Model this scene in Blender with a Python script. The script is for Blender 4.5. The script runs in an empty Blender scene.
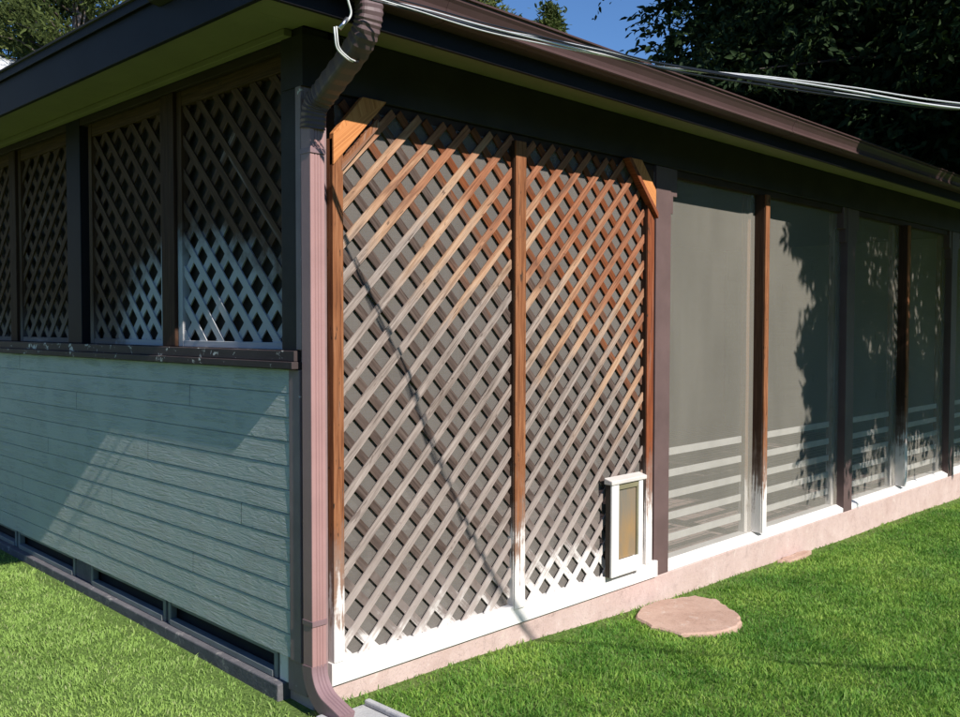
import bpy, math, random
import numpy as np
from mathutils import Vector, Matrix
R = math.radians
random.seed(7); rng = np.random.default_rng(7)
SC = bpy.context.scene
COL = SC.collection

# ------------------------------------------------------------------ camera, world, sun, exposure
CAMLOC = Vector((-2.26, -3.26, 1.60))
def cam_setup():
    yaw, pitch, roll = R(44.434), R(-1.954), R(0.087)
    f = Vector((math.cos(yaw)*math.cos(pitch), math.sin(yaw)*math.cos(pitch), math.sin(pitch)))
    r = Vector((math.sin(yaw), -math.cos(yaw), 0)); u = r.cross(f)
    r2 = math.cos(roll)*r + math.sin(roll)*u; u2 = -math.sin(roll)*r + math.cos(roll)*u
    cd = bpy.data.cameras.new('camera'); co = bpy.data.objects.new('camera', cd); COL.objects.link(co)
    m = Matrix((r2, u2, -f)).transposed().to_4x4(); m.translation = CAMLOC
    co.matrix_world = m
    cd.sensor_width = 36; cd.lens = 923.4/960*36; cd.clip_start = .05; cd.clip_end = 800
    SC.camera = co
cam_setup()
SUND = Vector((0.09, 1.31, -1.0)).normalized()          # direction the light travels
w = bpy.data.worlds.new('World'); SC.world = w; w.use_nodes = True
nt = w.node_tree; nt.nodes.clear()
sky = nt.nodes.new('ShaderNodeTexSky'); sky.sky_type = 'NISHITA'; sky.sun_disc = False
sky.sun_elevation = math.asin(-SUND.z); sky.sun_rotation = math.atan2(-SUND.x, -SUND.y)
sky.altitude = 0; sky.air_density = 1.0; sky.dust_density = 0; sky.ozone_density = 10.0
bg = nt.nodes.new('ShaderNodeBackground'); bg.inputs['Strength'].default_value = .105
wo = nt.nodes.new('ShaderNodeOutputWorld')
nt.links.new(sky.outputs[0], bg.inputs[0]); nt.links.new(bg.outputs[0], wo.inputs[0])
sd = bpy.data.lights.new('sun', 'SUN'); sd.energy = 5.0; sd.angle = R(.53); sd.color = (1, .95, .88)
so = bpy.data.objects.new('sun', sd); COL.objects.link(so)
so.rotation_euler = SUND.to_track_quat('-Z', 'Y').to_euler(); so.location = (-1, -12, 9)
SC.view_settings.view_transform = 'Standard'; SC.view_settings.look = 'None'
SC.view_settings.exposure = 0.36; SC.view_settings.gamma = 1.0; SC.view_settings.use_curve_mapping = False

# ------------------------------------------------------------------ helpers
class MB:
    """collects boxes, prisms and tubes; build() links them as ONE mesh object"""
    def __init__(s): s.v = []; s.f = []; s.uv = []; s.c = []; s.sm = []
    def add(s, verts, faces, uvs, rnd, smooth=False):
        b = len(s.v); s.v += [tuple(p) for p in verts]
        for k, f in enumerate(faces):
            s.f.append([b+i for i in f]); s.uv.append([uvs[i] for i in f]); s.c.append(rnd); s.sm.append(smooth)
    def box(s, x0, x1, y0, y1, z0, z1, M=None, rnd=None):
        P = [Vector((x, y, z)) for x in (x0, x1) for y in (y0, y1) for z in (z0, z1)]
        d = (x1-x0, y1-y0, z1-z0); a = d.index(max(d)); o = [i for i in (0, 1, 2) if i != a]
        rnd = rnd or (random.random(), random.random(), random.random())
        uv = [(p[a]+rnd[0]*9, p[o[0]]+p[o[1]]+rnd[1]*5) for p in P]
        F = [(0, 1, 3, 2), (4, 6, 7, 5), (0, 4, 5, 1), (2, 3, 7, 6), (0, 2, 6, 4), (1, 5, 7, 3)]
        if M is not None: P = [M @ p for p in P]
        s.add(P, F, uv, rnd); return s
    def prism(s, poly, axis, a0, a1, rnd=None):
        """extrude a closed polygon; axis 0: poly in (y,z), 1: (x,z), 2: (x,y)"""
        n = len(poly); rnd = rnd or (random.random(), random.random(), random.random())
        def mk(p, a):
            q = list(p); q.insert(axis, a); return Vector(q)
        P = [mk(p, a0) for p in poly]+[mk(p, a1) for p in poly]
        per = [0]
        for i in range(n): per.append(per[-1]+math.dist(poly[i], poly[(i+1) % n]))
        uv = [(a0+rnd[0]*9, per[i]+rnd[1]*5) for i in range(n)]+[(a1+rnd[0]*9, per[i]+rnd[1]*5) for i in range(n)]
        F = [tuple(range(n-1, -1, -1)), tuple(range(n, 2*n))]+[(i, (i+1) % n, n+(i+1) % n, n+i) for i in range(n)]
        s.add(P, F, uv, rnd); return s
    def tube(s, pts, rad, seg=8, rnd=None, cap=True):
        pts = [Vector(p) for p in pts]; n = len(pts); rnd = rnd or (random.random(), random.random(), random.random())
        rr = rad if isinstance(rad, (list, tuple)) else [rad]*n
        V = []; UV = []; up = None; L = 0
        for i, p in enumerate(pts):
            t = (pts[min(i+1, n-1)]-pts[max(i-1, 0)]).normalized()
            if up is None: up = t.orthogonal().normalized()
            up = (up-t*up.dot(t)).normalized(); sd_ = t.cross(up)
            if i: L += (p-pts[i-1]).length
            for k in range(seg):
                a = 2*math.pi*k/seg; V.append(p+(up*math.cos(a)+sd_*math.sin(a))*rr[i]); UV.append((L, k/seg*.2))
        F = [(i*seg+k, i*seg+(k+1) % seg, (i+1)*seg+(k+1) % seg, (i+1)*seg+k) for i in range(n-1) for k in range(seg)]
        if cap: F += [tuple(range(seg-1, -1, -1)), tuple((n-1)*seg+k for k in range(seg))]
        s.add(V, F, UV, rnd, True); return s
    def sweep(s, pts, prof, right, rnd=None):
        """sweep a closed profile (list of (a,b)) along points; a runs along `right`, b along right x tangent"""
        rnd = rnd or (random.random(), random.random(), random.random())
        pts = [Vector(p) for p in pts]; n = len(pts); m = len(prof); V = []; UV = []; L = 0
        for i, p in enumerate(pts):
            t = (pts[min(i+1, n-1)]-pts[max(i-1, 0)]).normalized()
            rv = (right-t*right.dot(t)).normalized(); bv = t.cross(rv)
            if i: L += (p-pts[i-1]).length
            for k, (a, b) in enumerate(prof): V.append(p+rv*a+bv*b); UV.append((L, k*.02))
        F = [(i*m+k, i*m+(k+1) % m, (i+1)*m+(k+1) % m, (i+1)*m+k) for i in range(n-1) for k in range(m)]
        F += [tuple(range(m-1, -1, -1)), tuple((n-1)*m+k for k in range(m))]
        s.add(V, F, UV, rnd); return s
    def build(s, name, mat, parent=None, bevel=0, org=(0, 0, 0)):
        me = bpy.data.meshes.new(name); me.from_pydata([(p[0]-org[0], p[1]-org[1], p[2]-org[2]) for p in s.v], [], s.f)
        uvl = me.uv_layers.new(name='UVMap'); flat = [c for f in s.uv for u in f for c in u]; uvl.data.foreach_set('uv', flat)
        at = me.attributes.new('rnd', 'FLOAT_VECTOR', 'FACE'); at.data.foreach_set('vector', [c for r_ in s.c for c in r_])
        me.polygons.foreach_set('use_smooth', s.sm)
        me.materials.append(mat); me.update()
        import bmesh
        bm = bmesh.new(); bm.from_mesh(me); bmesh.ops.recalc_face_normals(bm, faces=bm.faces); bm.to_mesh(me); bm.free()
        o = bpy.data.objects.new(name, me); COL.objects.link(o)
        if parent is not None: o.parent = parent
        else: o.location = org
        if bevel:
            b = o.modifiers.new('bevel', 'BEVEL'); b.width = bevel; b.segments = 2; b.limit_method = 'ANGLE'; b.angle_limit = R(40)
        return o
def tag(o, label=None, cat=None, group=None, kind=None):
    for k, v in (('label', label), ('category', cat), ('group', group), ('kind', kind)):
        if v: o[k] = v
    return o
def empty(name, loc=(0, 0, 0)):
    o = bpy.data.objects.new(name, None); o.location = loc; o.empty_display_size = .2; COL.objects.link(o); return o

# ------------------------------------------------------------------ materials
class NT:
    def __init__(s, name):
        s.m = bpy.data.materials.new(name); s.m.use_nodes = True; s.t = s.m.node_tree; s.t.nodes.clear()
        s.out = s.n('ShaderNodeOutputMaterial')
    def n(s, typ, **kw):
        x = s.t.nodes.new(typ)
        for k, v in kw.items(): setattr(x, k, v)
        return x
    def l(s, a, b): s.t.links.new(a, b)
    def val(s, sock, v):
        if isinstance(v, bpy.types.NodeSocket): s.l(v, sock)
        elif v is not None:
            sock.default_value = (*v, 1) if (hasattr(v, '__len__') and len(v) == 3 and sock.type == 'RGBA') else v
    def noise(s, vec, scale, detail=4, rough=.6, dist=0):
        x = s.n('ShaderNodeTexNoise'); s.val(x.inputs['Vector'], vec); x.inputs['Scale'].default_value = scale
        x.inputs['Detail'].default_value = detail; x.inputs['Roughness'].default_value = rough; x.inputs['Distortion'].default_value = dist
        return x.outputs['Fac']
    def ramp(s, f, stops):
        x = s.n('ShaderNodeValToRGB'); s.l(f, x.inputs[0]); e = x.color_ramp.elements
        while len(e) < len(stops): e.new(.5)
        for i, (p, c) in enumerate(stops): e[i].position = p; e[i].color = (*c, 1) if hasattr(c, '__len__') else (c, c, c, 1)
        return x.outputs[0]
    def math(s, op, a, b=None, c=None, clamp=False):
        x = s.n('ShaderNodeMath', operation=op, use_clamp=clamp); s.val(x.inputs[0], a); s.val(x.inputs[1], b)
        if c is not None: s.val(x.inputs[2], c)
        return x.outputs[0]
    def smooth(s, v, a, b):
        x = s.n('ShaderNodeMapRange', interpolation_type='SMOOTHSTEP'); s.val(x.inputs[0], v)
        x.inputs[1].default_value = a; x.inputs[2].default_value = b; return x.outputs[0]
    def mix(s, f, a, b, mode='MIX'):
        x = s.n('ShaderNodeMix', data_type='RGBA', blend_type=mode); s.val(x.inputs[0], f); s.val(x.inputs[6], a); s.val(x.inputs[7], b); return x.outputs[2]
    def vmul(s, vec, v):
        x = s.n('ShaderNodeVectorMath', operation='MULTIPLY'); s.val(x.inputs[0], vec); x.inputs[1].default_value = v; return x.outputs[0]
    def pos(s): return s.n('ShaderNodeNewGeometry').outputs['Position']
    def xyz(s, v):
        x = s.n('ShaderNodeSeparateXYZ'); s.l(v, x.inputs[0]); return x.outputs
    def uv(s): return s.n('ShaderNodeUVMap').outputs[0]
    def rnd(s):
        x = s.n('ShaderNodeAttribute', attribute_name='rnd'); return s.xyz(x.outputs['Vector'])
    def bump(s, h, strength=.3, dist=.002, normal=None):
        x = s.n('ShaderNodeBump'); x.inputs['Strength'].default_value = strength; x.inputs['Distance'].default_value = dist
        s.l(h, x.inputs['Height']); s.val(x.inputs['Normal'], normal); return x.outputs[0]
    def bsdf(s, col, rough=.7, normal=None, spec=.3, metal=0, final=True):
        x = s.n('ShaderNodeBsdfPrincipled'); s.val(x.inputs['Base Color'], col); s.val(x.inputs['Roughness'], rough)
        x.inputs['Specular IOR Level'].default_value = spec; x.inputs['Metallic'].default_value = metal
        if normal is not None: s.l(normal, x.inputs['Normal'])
        if final: s.l(x.outputs[0], s.out.inputs[0])
        return x.outputs[0]

def wood_mat(name, ca, cb, cc, grey=.35, stain='low', top_red=False):
    """weathered redwood; u runs along the grain. stain: mineral deposit left by the sprinkler"""
    t = NT(name); uv = t.uv(); r = t.rnd(); P = t.pos(); px, py, pz = t.xyz(P)
    sv = t.vmul(uv, (3.2, 75, 1)); sv2 = t.vmul(uv, (1.6, 14, 1))
    g1 = t.noise(sv, 1, 5, .65, .5); g2 = t.noise(sv2, 1, 4, .6, .6); big = t.noise(P, 2.3, 3, .6)
    base = t.ramp(g1, [(.28, cc), (.48, ca), (.72, cb)])
    # grey weathering: per strip + along-strip patches
    gw = t.math('ADD', t.math('MULTIPLY', r[0], .55), t.math('MULTIPLY', g2, .9))
    if top_red:                                                   # the sheltered upper right keeps its red, the middle silvers
        gw = t.math('SUBTRACT', gw, t.math('MULTIPLY', t.smooth(t.math('ADD', pz, t.math('MULTIPLY', px, .38)), 1.7, 2.9), .55))
        gw = t.math('ADD', gw, t.math('MULTIPLY', t.smooth(pz, 1.7, .7), .30))
    gw = t.smooth(gw, 1.05-grey, 1.35-grey)
    greyc = t.ramp(g1, [(.3, (.12, .085, .07)), (.5, (.31, .245, .215)), (.75, (.50, .42, .375))])
    c = t.mix(gw, base, greyc)
    if top_red: c = t.mix(t.smooth(pz, 1.6, 0.7), c, t.mix(.6, c, (.50, .43, .41)))
    # knots / dark splits
    k = t.noise(t.vmul(uv, (9, 55, 1)), 1, 2, .5, 1.2); c = t.mix(t.smooth(k, .64, .72), c, (.05, .03, .02))
    nz = t.noise(P, 7, 4, .65)
    if stain == 'low':
        h = t.math('ADD', pz, t.math('MULTIPLY', t.math('SUBTRACT', nz, .5), .7)); h = t.math('ADD', h, t.math('MULTIPLY', t.math('SUBTRACT', g1, .5), .9)); h = t.math('ADD', h, t.math('MULTIPLY', t.math('SUBTRACT', g2, .5), .5)); h = t.math('ADD', h, t.math('MULTIPLY', t.math('SUBTRACT', r[1], .5), .15))
        h = t.math('SUBTRACT', h, t.math('MULTIPLY', t.smooth(px, .9, 1.6), .16))
        s_ = t.smooth(h, .40, .24); c = t.mix(t.math('MULTIPLY', t.smooth(h, .75, .35), .55), c, (.30, .235, .20))
        c = t.mix(s_, c, (.76, .72, .69))
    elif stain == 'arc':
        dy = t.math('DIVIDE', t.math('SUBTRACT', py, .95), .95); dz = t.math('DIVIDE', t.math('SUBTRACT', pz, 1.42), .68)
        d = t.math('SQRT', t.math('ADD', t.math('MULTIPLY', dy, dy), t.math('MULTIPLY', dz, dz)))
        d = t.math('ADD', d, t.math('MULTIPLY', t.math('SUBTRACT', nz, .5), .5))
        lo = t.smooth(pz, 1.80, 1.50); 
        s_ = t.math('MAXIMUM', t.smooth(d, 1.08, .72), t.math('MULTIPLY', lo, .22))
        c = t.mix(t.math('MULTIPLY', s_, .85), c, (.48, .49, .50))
    t.bsdf(c, .8, t.bump(g1, .55, .0015), .2)
    return t.m
def paint_mat(name, col, rough=.55, var=.25, grain=.25, stain=None, peel=None):
    t = NT(name); uv = t.uv(); P = t.pos(); pz = t.xyz(P)[2]
    g = t.noise(t.vmul(uv, (4, 60, 1)), 1, 4, .6, .3); b = t.noise(P, 3.5, 5, .65); f = t.noise(P, 40, 3, .6)
    dark = tuple(c*(1-var) for c in col); lite = tuple(min(1, c*(1+var*.6)) for c in col)
    c = t.ramp(b, [(.3, dark), (.7, lite)])
    c = t.mix(t.math('MULTIPLY', t.smooth(g, .55, .8), .22), c, tuple(x*.45 for x in col))
    if stain:
        h = t.math('ADD', pz, t.math('MULTIPLY', t.math('SUBTRACT', b, .5), .5))
        c = t.mix(t.math('MULTIPLY', t.smooth(h, stain[0], stain[1]), t.smooth(f, .3, .6)), c, (.66, .6, .58))
    if peel:
        c = t.mix(t.smooth(t.noise(P, 14, 5, .7, .4), peel, peel+.04), c, (.62, .6, .55))
    t.bsdf(c, rough, t.bump(g, grain, .0012), .12 if max(col) < .1 else .35)
    return t.m
def strip_mat(name, back):
    """lattice laths: silvered at the left and low down, tan in the middle, still red under the eave at the right"""
    t = NT(name); uv = t.uv(); r = t.rnd(); P = t.pos(); px, py, pz = t.xyz(P)
    g1 = t.noise(t.vmul(uv, (4, 85, 1)), 1, 5, .7, .6); g2 = t.noise(t.vmul(uv, (2.2, 9, 1)), 1, 3, .6, .5); nz = t.noise(P, 7, 4, .65)
    o = t.math('ADD', pz, t.math('MULTIPLY', px, .5)); o = t.math('ADD', o, t.math('MULTIPLY', t.math('SUBTRACT', g2, .5), 1.5)); o = t.math('ADD', o, t.math('MULTIPLY', t.math('SUBTRACT', r[0], .5), .5))
    a, b = (2.35, 2.95) if back else (2.0, 2.7)
    ow = t.smooth(o, a, b); rw = t.smooth(o, 2.45, 3.1)
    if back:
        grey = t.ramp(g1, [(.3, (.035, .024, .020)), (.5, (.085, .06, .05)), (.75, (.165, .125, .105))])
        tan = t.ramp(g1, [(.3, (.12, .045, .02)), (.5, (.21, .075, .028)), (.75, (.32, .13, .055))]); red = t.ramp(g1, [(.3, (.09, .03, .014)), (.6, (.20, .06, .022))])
    else:
        grey = t.ramp(g1, [(.30, (.10, .078, .066)), (.5, (.27, .218, .19)), (.75, (.45, .38, .34))])
        tan = t.ramp(g1, [(.3, (.22, .125, .075)), (.5, (.45, .275, .17)), (.75, (.60, .41, .28))]); red = t.ramp(g1, [(.3, (.14, .055, .03)), (.55, (.33, .135, .072)), (.8, (.46, .23, .13))])
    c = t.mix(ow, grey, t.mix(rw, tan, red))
    c = t.mix(t.math('MULTIPLY', t.smooth(g2, .54, .72), .6), c, (.10, .068, .052))
    k = t.noise(t.vmul(uv, (11, 50, 1)), 1, 2, .5, 1.4); c = t.mix(t.math('MULTIPLY', t.smooth(k, .62, .72), .7), c, (.07, .045, .035))
    if not back: c = t.mix(t.math('MULTIPLY', t.smooth(pz, 1.3, .6), .2), c, (.44, .37, .345))
    hh = t.math('ADD', pz, t.math('MULTIPLY', t.math('SUBTRACT', nz, .5), .6)); hh = t.math('ADD', hh, t.math('MULTIPLY', t.math('SUBTRACT', g1, .5), .5)); hh = t.math('SUBTRACT', hh, t.math('MULTIPLY', t.smooth(px, 1.0, 1.6), .16))
    s1 = t.math('MULTIPLY', t.smooth(hh, .26, .06), t.smooth(g1, .25, .45)); s2 = t.math('MULTIPLY', t.smooth(hh, .62, .25), .38 if back else .55)
    c = t.mix(s2, c, (.42, .36, .335)); c = t.mix(s1, c, (.74, .70, .67))
    t.bsdf(c, .85, t.bump(g1, .7, .002), .15); return t.m
M = {}
M['strip'] = strip_mat('lattice_wood', False)
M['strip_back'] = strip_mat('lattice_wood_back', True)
M['frame'] = wood_mat('redwood_frame', (.22, .083, .034), (.34, .15, .07), (.08, .028, .014), .16, 'low')
M['frame_red'] = wood_mat('dark_redwood_frame', (.20, .055, .022), (.28, .09, .035), (.08, .02, .01), .02, 'low')
M['frame2'] = wood_mat('weathered_screen_frame', (.22, .12, .07), (.34, .22, .15), (.08, .05, .03), .35, 'low')
M['core'] = wood_mat('shade_dark_core', (.05, .024, .014), (.08, .042, .026), (.02, .01, .007), .0, 'low')  # dark core puts the grazing-light shade of mullion sides into the colour
M['hood'] = paint_mat('worn_white_hood_paint', (.66, .61, .57), .6, .15, .6, None, None)
M['brace'] = wood_mat('orange_redwood', (.56, .22, .075), (.66, .31, .12), (.36, .12, .035), -.1, None)
M['side_wood'] = wood_mat('shaded_lattice_wood', (.075, .038, .02), (.12, .065, .035), (.035, .018, .01), .08, 'arc')  # darkened copy of the lattice redwood, the side wall's shade is in the colour
M['white'] = paint_mat('white_board_paint', (.80, .775, .75), .6, .10, .5)
M['mauve'] = paint_mat('mauve_trim_paint', (.128, .082, .078), .6, .2, .3)
M['corner'] = paint_mat('mauve_corner_paint', (.27, .19, .19), .6, .25, .5, None, .66)
M['frieze'] = paint_mat('dark_brown_paint', (.040, .034, .032), .6, .25, .4)
M['beam'] = paint_mat('dark_header_paint', (.05, .032, .026), .6, .25, .4)
M['fascia'] = paint_mat('fascia_paint', (.016, .015, .019), .6, .2, .2)
M['soffit'] = paint_mat('cream_soffit_paint', (.25, .225, .135), .75, .1, .1)
M['sill'] = paint_mat('dark_sill_paint', (.065, .05, .05), .6, .25, .5, None, .60)
M['gutter'] = paint_mat('brown_gutter_enamel', (.078, .047, .045), .42, .12, .03)
M['spout'] = paint_mat('pink_mauve_spout_enamel', (.37, .215, .205), .5, .12, .05)
M['elbow'] = paint_mat('shade_dark_elbow_enamel', (.13, .085, .088), .5, .15, .05)  # mauve darkened in the colour for the shade under the eave
def siding():
    t = NT('blue_grey_siding_paint'); P = t.pos(); px, py, pz = t.xyz(P)
    kk = t.math('MULTIPLY', t.math('MULTIPLY', t.math('SUBTRACT', py, .14), .0165), t.math('LESS_THAN', pz, .9))
    pz = t.math('DIVIDE', t.math('SUBTRACT', pz, kk), t.math('SUBTRACT', 1.0, t.math('DIVIDE', kk, .9)))
    b = t.noise(P, 2.2, 4, .6)
    # embossed cedar grain: long wandering lines
    q = t.n('ShaderNodeCombineXYZ'); row = t.math('FLOOR', t.math('DIVIDE', t.math('SUBTRACT', pz, .17), .1042))
    t.l(t.math('ADD', t.math('MULTIPLY', py, 1.0), t.math('MULTIPLY', row, 3.7)), q.inputs[0]); t.l(pz, q.inputs[1]); t.l(row, q.inputs[2])
    g = t.noise(t.vmul(q.outputs[0], (5, 110, 1)), 1, 4, .65, .3)
    g3 = t.noise(t.vmul(q.outputs[0], (2.6, 30, 1)), 1, 5, .62, 1.1); g4 = t.noise(t.vmul(q.outputs[0], (9, 55, 1)), 1, 3, .6, .8)
    def ridge(n_, p_): return t.math('POWER', t.math('SUBTRACT', 1.0, t.math('ABSOLUTE', t.math('MULTIPLY', t.math('SUBTRACT', n_, .5), 5.0)), clamp=True), p_)
    rd = t.math('MULTIPLY', ridge(g3, 3.0), t.smooth(t.noise(P, 5, 3), .38, .58))
    h = t.math('ADD', t.math('ADD', t.math('MULTIPLY', rd, .8), t.math('MULTIPLY', ridge(g4, 2.0), .25)), t.math('MULTIPLY', g, .3))
    jt = t.math('FRACT', t.math('DIVIDE', t.math('ADD', py, t.math('MULTIPLY', row, 1.37)), 3.66)); jt = t.math('LESS_THAN', jt, .0011)
    h = t.math('SUBTRACT', h, t.math('MULTIPLY', jt, 1.0))
    c = t.ramp(b, [(.3, (.415, .455, .425)), (.7, (.455, .50, .465))])
    c = t.mix(t.math('MULTIPLY', t.smooth(g, .6, .8), .25), c, (.32, .36, .34))
    c = t.mix(jt, c, (.05, .06, .06))
    dirt = t.math('MULTIPLY', t.smooth(pz, .75, .2), t.smooth(t.noise(P, 5, 5, .7), .35, .7))
    c = t.mix(t.math('MULTIPLY', dirt, .35), c, (.50, .51, .46))
    t.bsdf(c, .62, t.bump(h, .75, .0042), .35); return t.m
M['elbow_low'] = paint_mat('mauve_boot_enamel', (.25, .16, .17), .45, .15, .05)
M['siding'] = siding()
def concrete(name, a, b, moss=False):
    t = NT(name); P = t.pos(); n1 = t.noise(P, 3, 6, .7); n2 = t.noise(P, 70, 3, .6); n3 = t.noise(P, 14, 5, .7)
    c = t.ramp(n1, [(.25, a), (.75, b)]); c = t.mix(t.math('MULTIPLY', t.smooth(n3, .5, .8), .45), c, tuple(x*.6 for x in a))
    c = t.mix(t.math('MULTIPLY', t.smooth(n3, .45, .25), .45), c, (.70, .64, .58))
    n5 = t.noise(P, 4, 6, .6, 1.5); ck = t.math('LESS_THAN', t.math('ABSOLUTE', t.math('SUBTRACT', n5, .5)), .0035); c = t.mix(t.math('MULTIPLY', ck, .3), c, tuple(x*.25 for x in a)); c = t.mix(t.math('MULTIPLY', t.smooth(t.noise(P, 120, 2, .5), .62, .7), .4), c, tuple(x*.4 for x in a))
    pz = t.xyz(P)[2]
    t.bsdf(c, .9, t.bump(t.math('ADD', n2, n3), .5, .004), .15); return t.m
M['curb'] = concrete('pink_curb_concrete', (.47, .335, .30), (.59, .46, .425))
M['found'] = concrete('grey_foundation', (.10, .10, .11), (.17, .16, .17))
M['splash'] = concrete('grey_concrete', (.36, .36, .36), (.52, .52, .52))
M['stone'] = concrete('pink_flagstone', (.40, .25, .19), (.58, .41, .33))
def pavers():
    t = NT('interior_brick_floor'); P = t.pos(); b = t.n('ShaderNodeTexBrick'); t.l(P, b.inputs[0])
    b.inputs['Color1'].default_value = (.36, .25, .24, 1); b.inputs['Color2'].default_value = (.42, .31, .29, 1); b.inputs['Mortar'].default_value = (.12, .1, .1, 1)
    b.inputs['Scale'].default_value = 2.2; b.inputs['Mortar Size'].default_value = .02
    t.bsdf(b.outputs[0], .85); return t.m
M['pavers'] = pavers()
def plain(name, col, rough=.6, spec=.3, metal=0):
    t = NT(name); P = t.pos(); n1 = t.noise(P, 6, 4, .6)
    t.bsdf(t.ramp(n1, [(.3, tuple(x*.85 for x in col)), (.7, tuple(min(1, x*1.1) for x in col))]), rough, None, spec, metal); return t.m
M['jamb'] = plain('dark_jamb_wood', (.06, .045, .035), .8)
M['lintel'] = plain('dull_olive_rim', (.22, .20, .12), .6)
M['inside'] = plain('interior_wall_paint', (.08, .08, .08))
M['cable_white'] = plain('white_cable_jacket', (.75, .75, .73), .35, .5)
M['cable_black'] = plain('black_cable_jacket', (.02, .022, .024), .3, .5)
M['metal'] = plain('bare_aluminium', (.6, .6, .62), .3, .5, 1)
def flap():
    t = NT('stained_amber_flap'); P = t.pos(); n = t.noise(t.vmul(P, (9, 9, 3)), 1, 5, .65, .5); z = t.xyz(P)[2]
    c = t.ramp(t.math('ADD', n, t.math('MULTIPLY', t.smooth(z, .58, .38), .25)), [(.35, (.17, .16, .14)), (.6, (.24, .18, .12)), (.85, (.32, .20, .09))])
    t.bsdf(c, .4, None, .4); return t.m
M['amber'] = flap()
M['slat'] = plain('white_rail_paint', (.62, .60, .57), .6)
M['winframe'] = paint_mat('grey_white_window_paint', (.20, .215, .22), .6, .3, .4)
M['dark'] = plain('dark_crawlspace', (.02, .02, .022), .9)
def shingle(name, a, b):
    t = NT(name); P = t.pos(); br = t.n('ShaderNodeTexBrick'); t.l(P, br.inputs[0]); br.inputs['Scale'].default_value = 3.5
    br.inputs['Color1'].default_value = (*a, 1); br.inputs['Color2'].default_value = (*b, 1); br.inputs['Mortar'].default_value = tuple(x*.4 for x in a)+(1,)
    t.bsdf(t.mix(t.noise(P, 60, 2), br.outputs[0], (.02, .02, .02), 'ADD'), .9); return t.m
M['shingle'] = plain('asphalt_shingles', (.07, .062, .06), .9, .1)
M['metalroof'] = plain('white_sheet_roof', (.72, .73, .74), .4)
M['stucco'] = plain('beige_stucco', (.45, .40, .33), .9)
def screen_mat(name, col, alpha, fold=False):
    t = NT(name); P = t.pos(); px, py, pz = t.xyz(P)
    n1 = t.noise(t.vmul(P, (2.2, 1, .8)), 1, 3, .6, .5); weave = t.noise(t.vmul(P, (1, 1, 260)), 1, 1, .3); weave2 = t.noise(t.vmul(P, (260, 1, 1)), 1, 1, .3)
    c = t.ramp(n1, [(.3, tuple(x*.90 for x in col)), (.7, tuple(x*1.1 for x in col))])
    c = t.mix(t.math('MULTIPLY', t.math('ADD', weave, weave2), .16), c, (.02, .02, .02))
    dust = t.smooth(t.math('ADD', pz, t.math('MULTIPLY', n1, .3)), .75, .1); c = t.mix(t.math('MULTIPLY', dust, .10), c, (.45, .42, .40))
    d = t.n('ShaderNodeBsdfDiffuse'); t.val(d.inputs[0], c); tr = t.n('ShaderNodeBsdfTransparent'); mx = t.n('ShaderNodeMixShader')
    mx.inputs[0].default_value = alpha; t.l(tr.outputs[0], mx.inputs[1]); t.l(d.outputs[0], mx.inputs[2]); t.l(mx.outputs[0], t.out.inputs[0])
    return t.m
M['screen'] = screen_mat('grey_insect_screen', (.405, .38, .325), .42)
M['screen3'] = plain('dark_side_screen', (.050, .040, .030), .9)  # opaque dark sheet, shade behind the side lattice painted into it
M['screen2'] = screen_mat('grey_shade_screen', (.235, .212, .19), .58)

# ------------------------------------------------------------------ ground
GX = [-14, -.5, .3, 1.0, 2.0, 3.1, 4.6, 6.6, 8.2, 14]; GZ = [.05, -.015, -.05, -.062, -.10, -.144, -.17, -.204, -.222, -.28]
def gz(x, y=0):
    b = np.interp(x, GX, GZ); y = np.asarray(y, float)
    return b + .026*np.maximum(0, y)*(np.asarray(x) < 1)+.006*np.sin(x*2.1+y*1.3)
def ground():
    xs = np.unique(np.concatenate([np.linspace(-300, -16, 12), np.linspace(-14, 16, 121), np.linspace(18, 300, 12)])); ys = np.unique(np.concatenate([np.linspace(-300, -14, 12), np.linspace(-12, 12, 97), np.linspace(14, 300, 12)]))
    X, Y = np.meshgrid(xs, ys, indexing='ij'); Z = gz(X, np.clip(Y, -20, 4))
    V = np.stack([X, Y, Z], -1).reshape(-1, 3); ny = len(ys)
    F = [(i*ny+j, (i+1)*ny+j, (i+1)*ny+j+1, i*ny+j+1) for i in range(len(xs)-1) for j in range(ny-1)]
    me = bpy.data.meshes.new('lawn_ground'); me.from_pydata(V.tolist(), [], F); me.polygons.foreach_set('use_smooth', [True]*len(F))
    t = NT('soil_and_turf'); P = t.pos(); a = t.noise(P, 2.5, 5, .7); b = t.noise(P, 60, 4, .7)
    c = t.ramp(b, [(.3, (.07, .11, .03)), (.6, (.16, .25, .06)), (.8, (.18, .18, .07))]); c = t.mix(t.math('MULTIPLY', t.smooth(a, .5, .8), .5), c, (.13, .10, .055))
    t.bsdf(c, .95, t.bump(b, .8, .02), .1); me.materials.append(t.m)
    o = bpy.data.objects.new('ground', me); COL.objects.link(o); tag(o, kind='structure')
ground()

# ------------------------------------------------------------------ the house
HX, HY = 10.9, 7.2
house = empty('porch_house'); tag(house, 'low brown porch house with lattice, grey insect screens and blue-grey lap siding', 'house')
h = house
# foundation and curb
MB().box(.02, HX, -.032, .16, -.5, .041).build('front_curb', M['curb'], h, .006)
MB().box(-.045, .13, .14, HY, -.5, .043).build('side_foundation', M['found'], h, .006)
MB().box(.13, HX, .16, HY, -.3, .06).build('porch_floor', M['pavers'], h)
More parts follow.
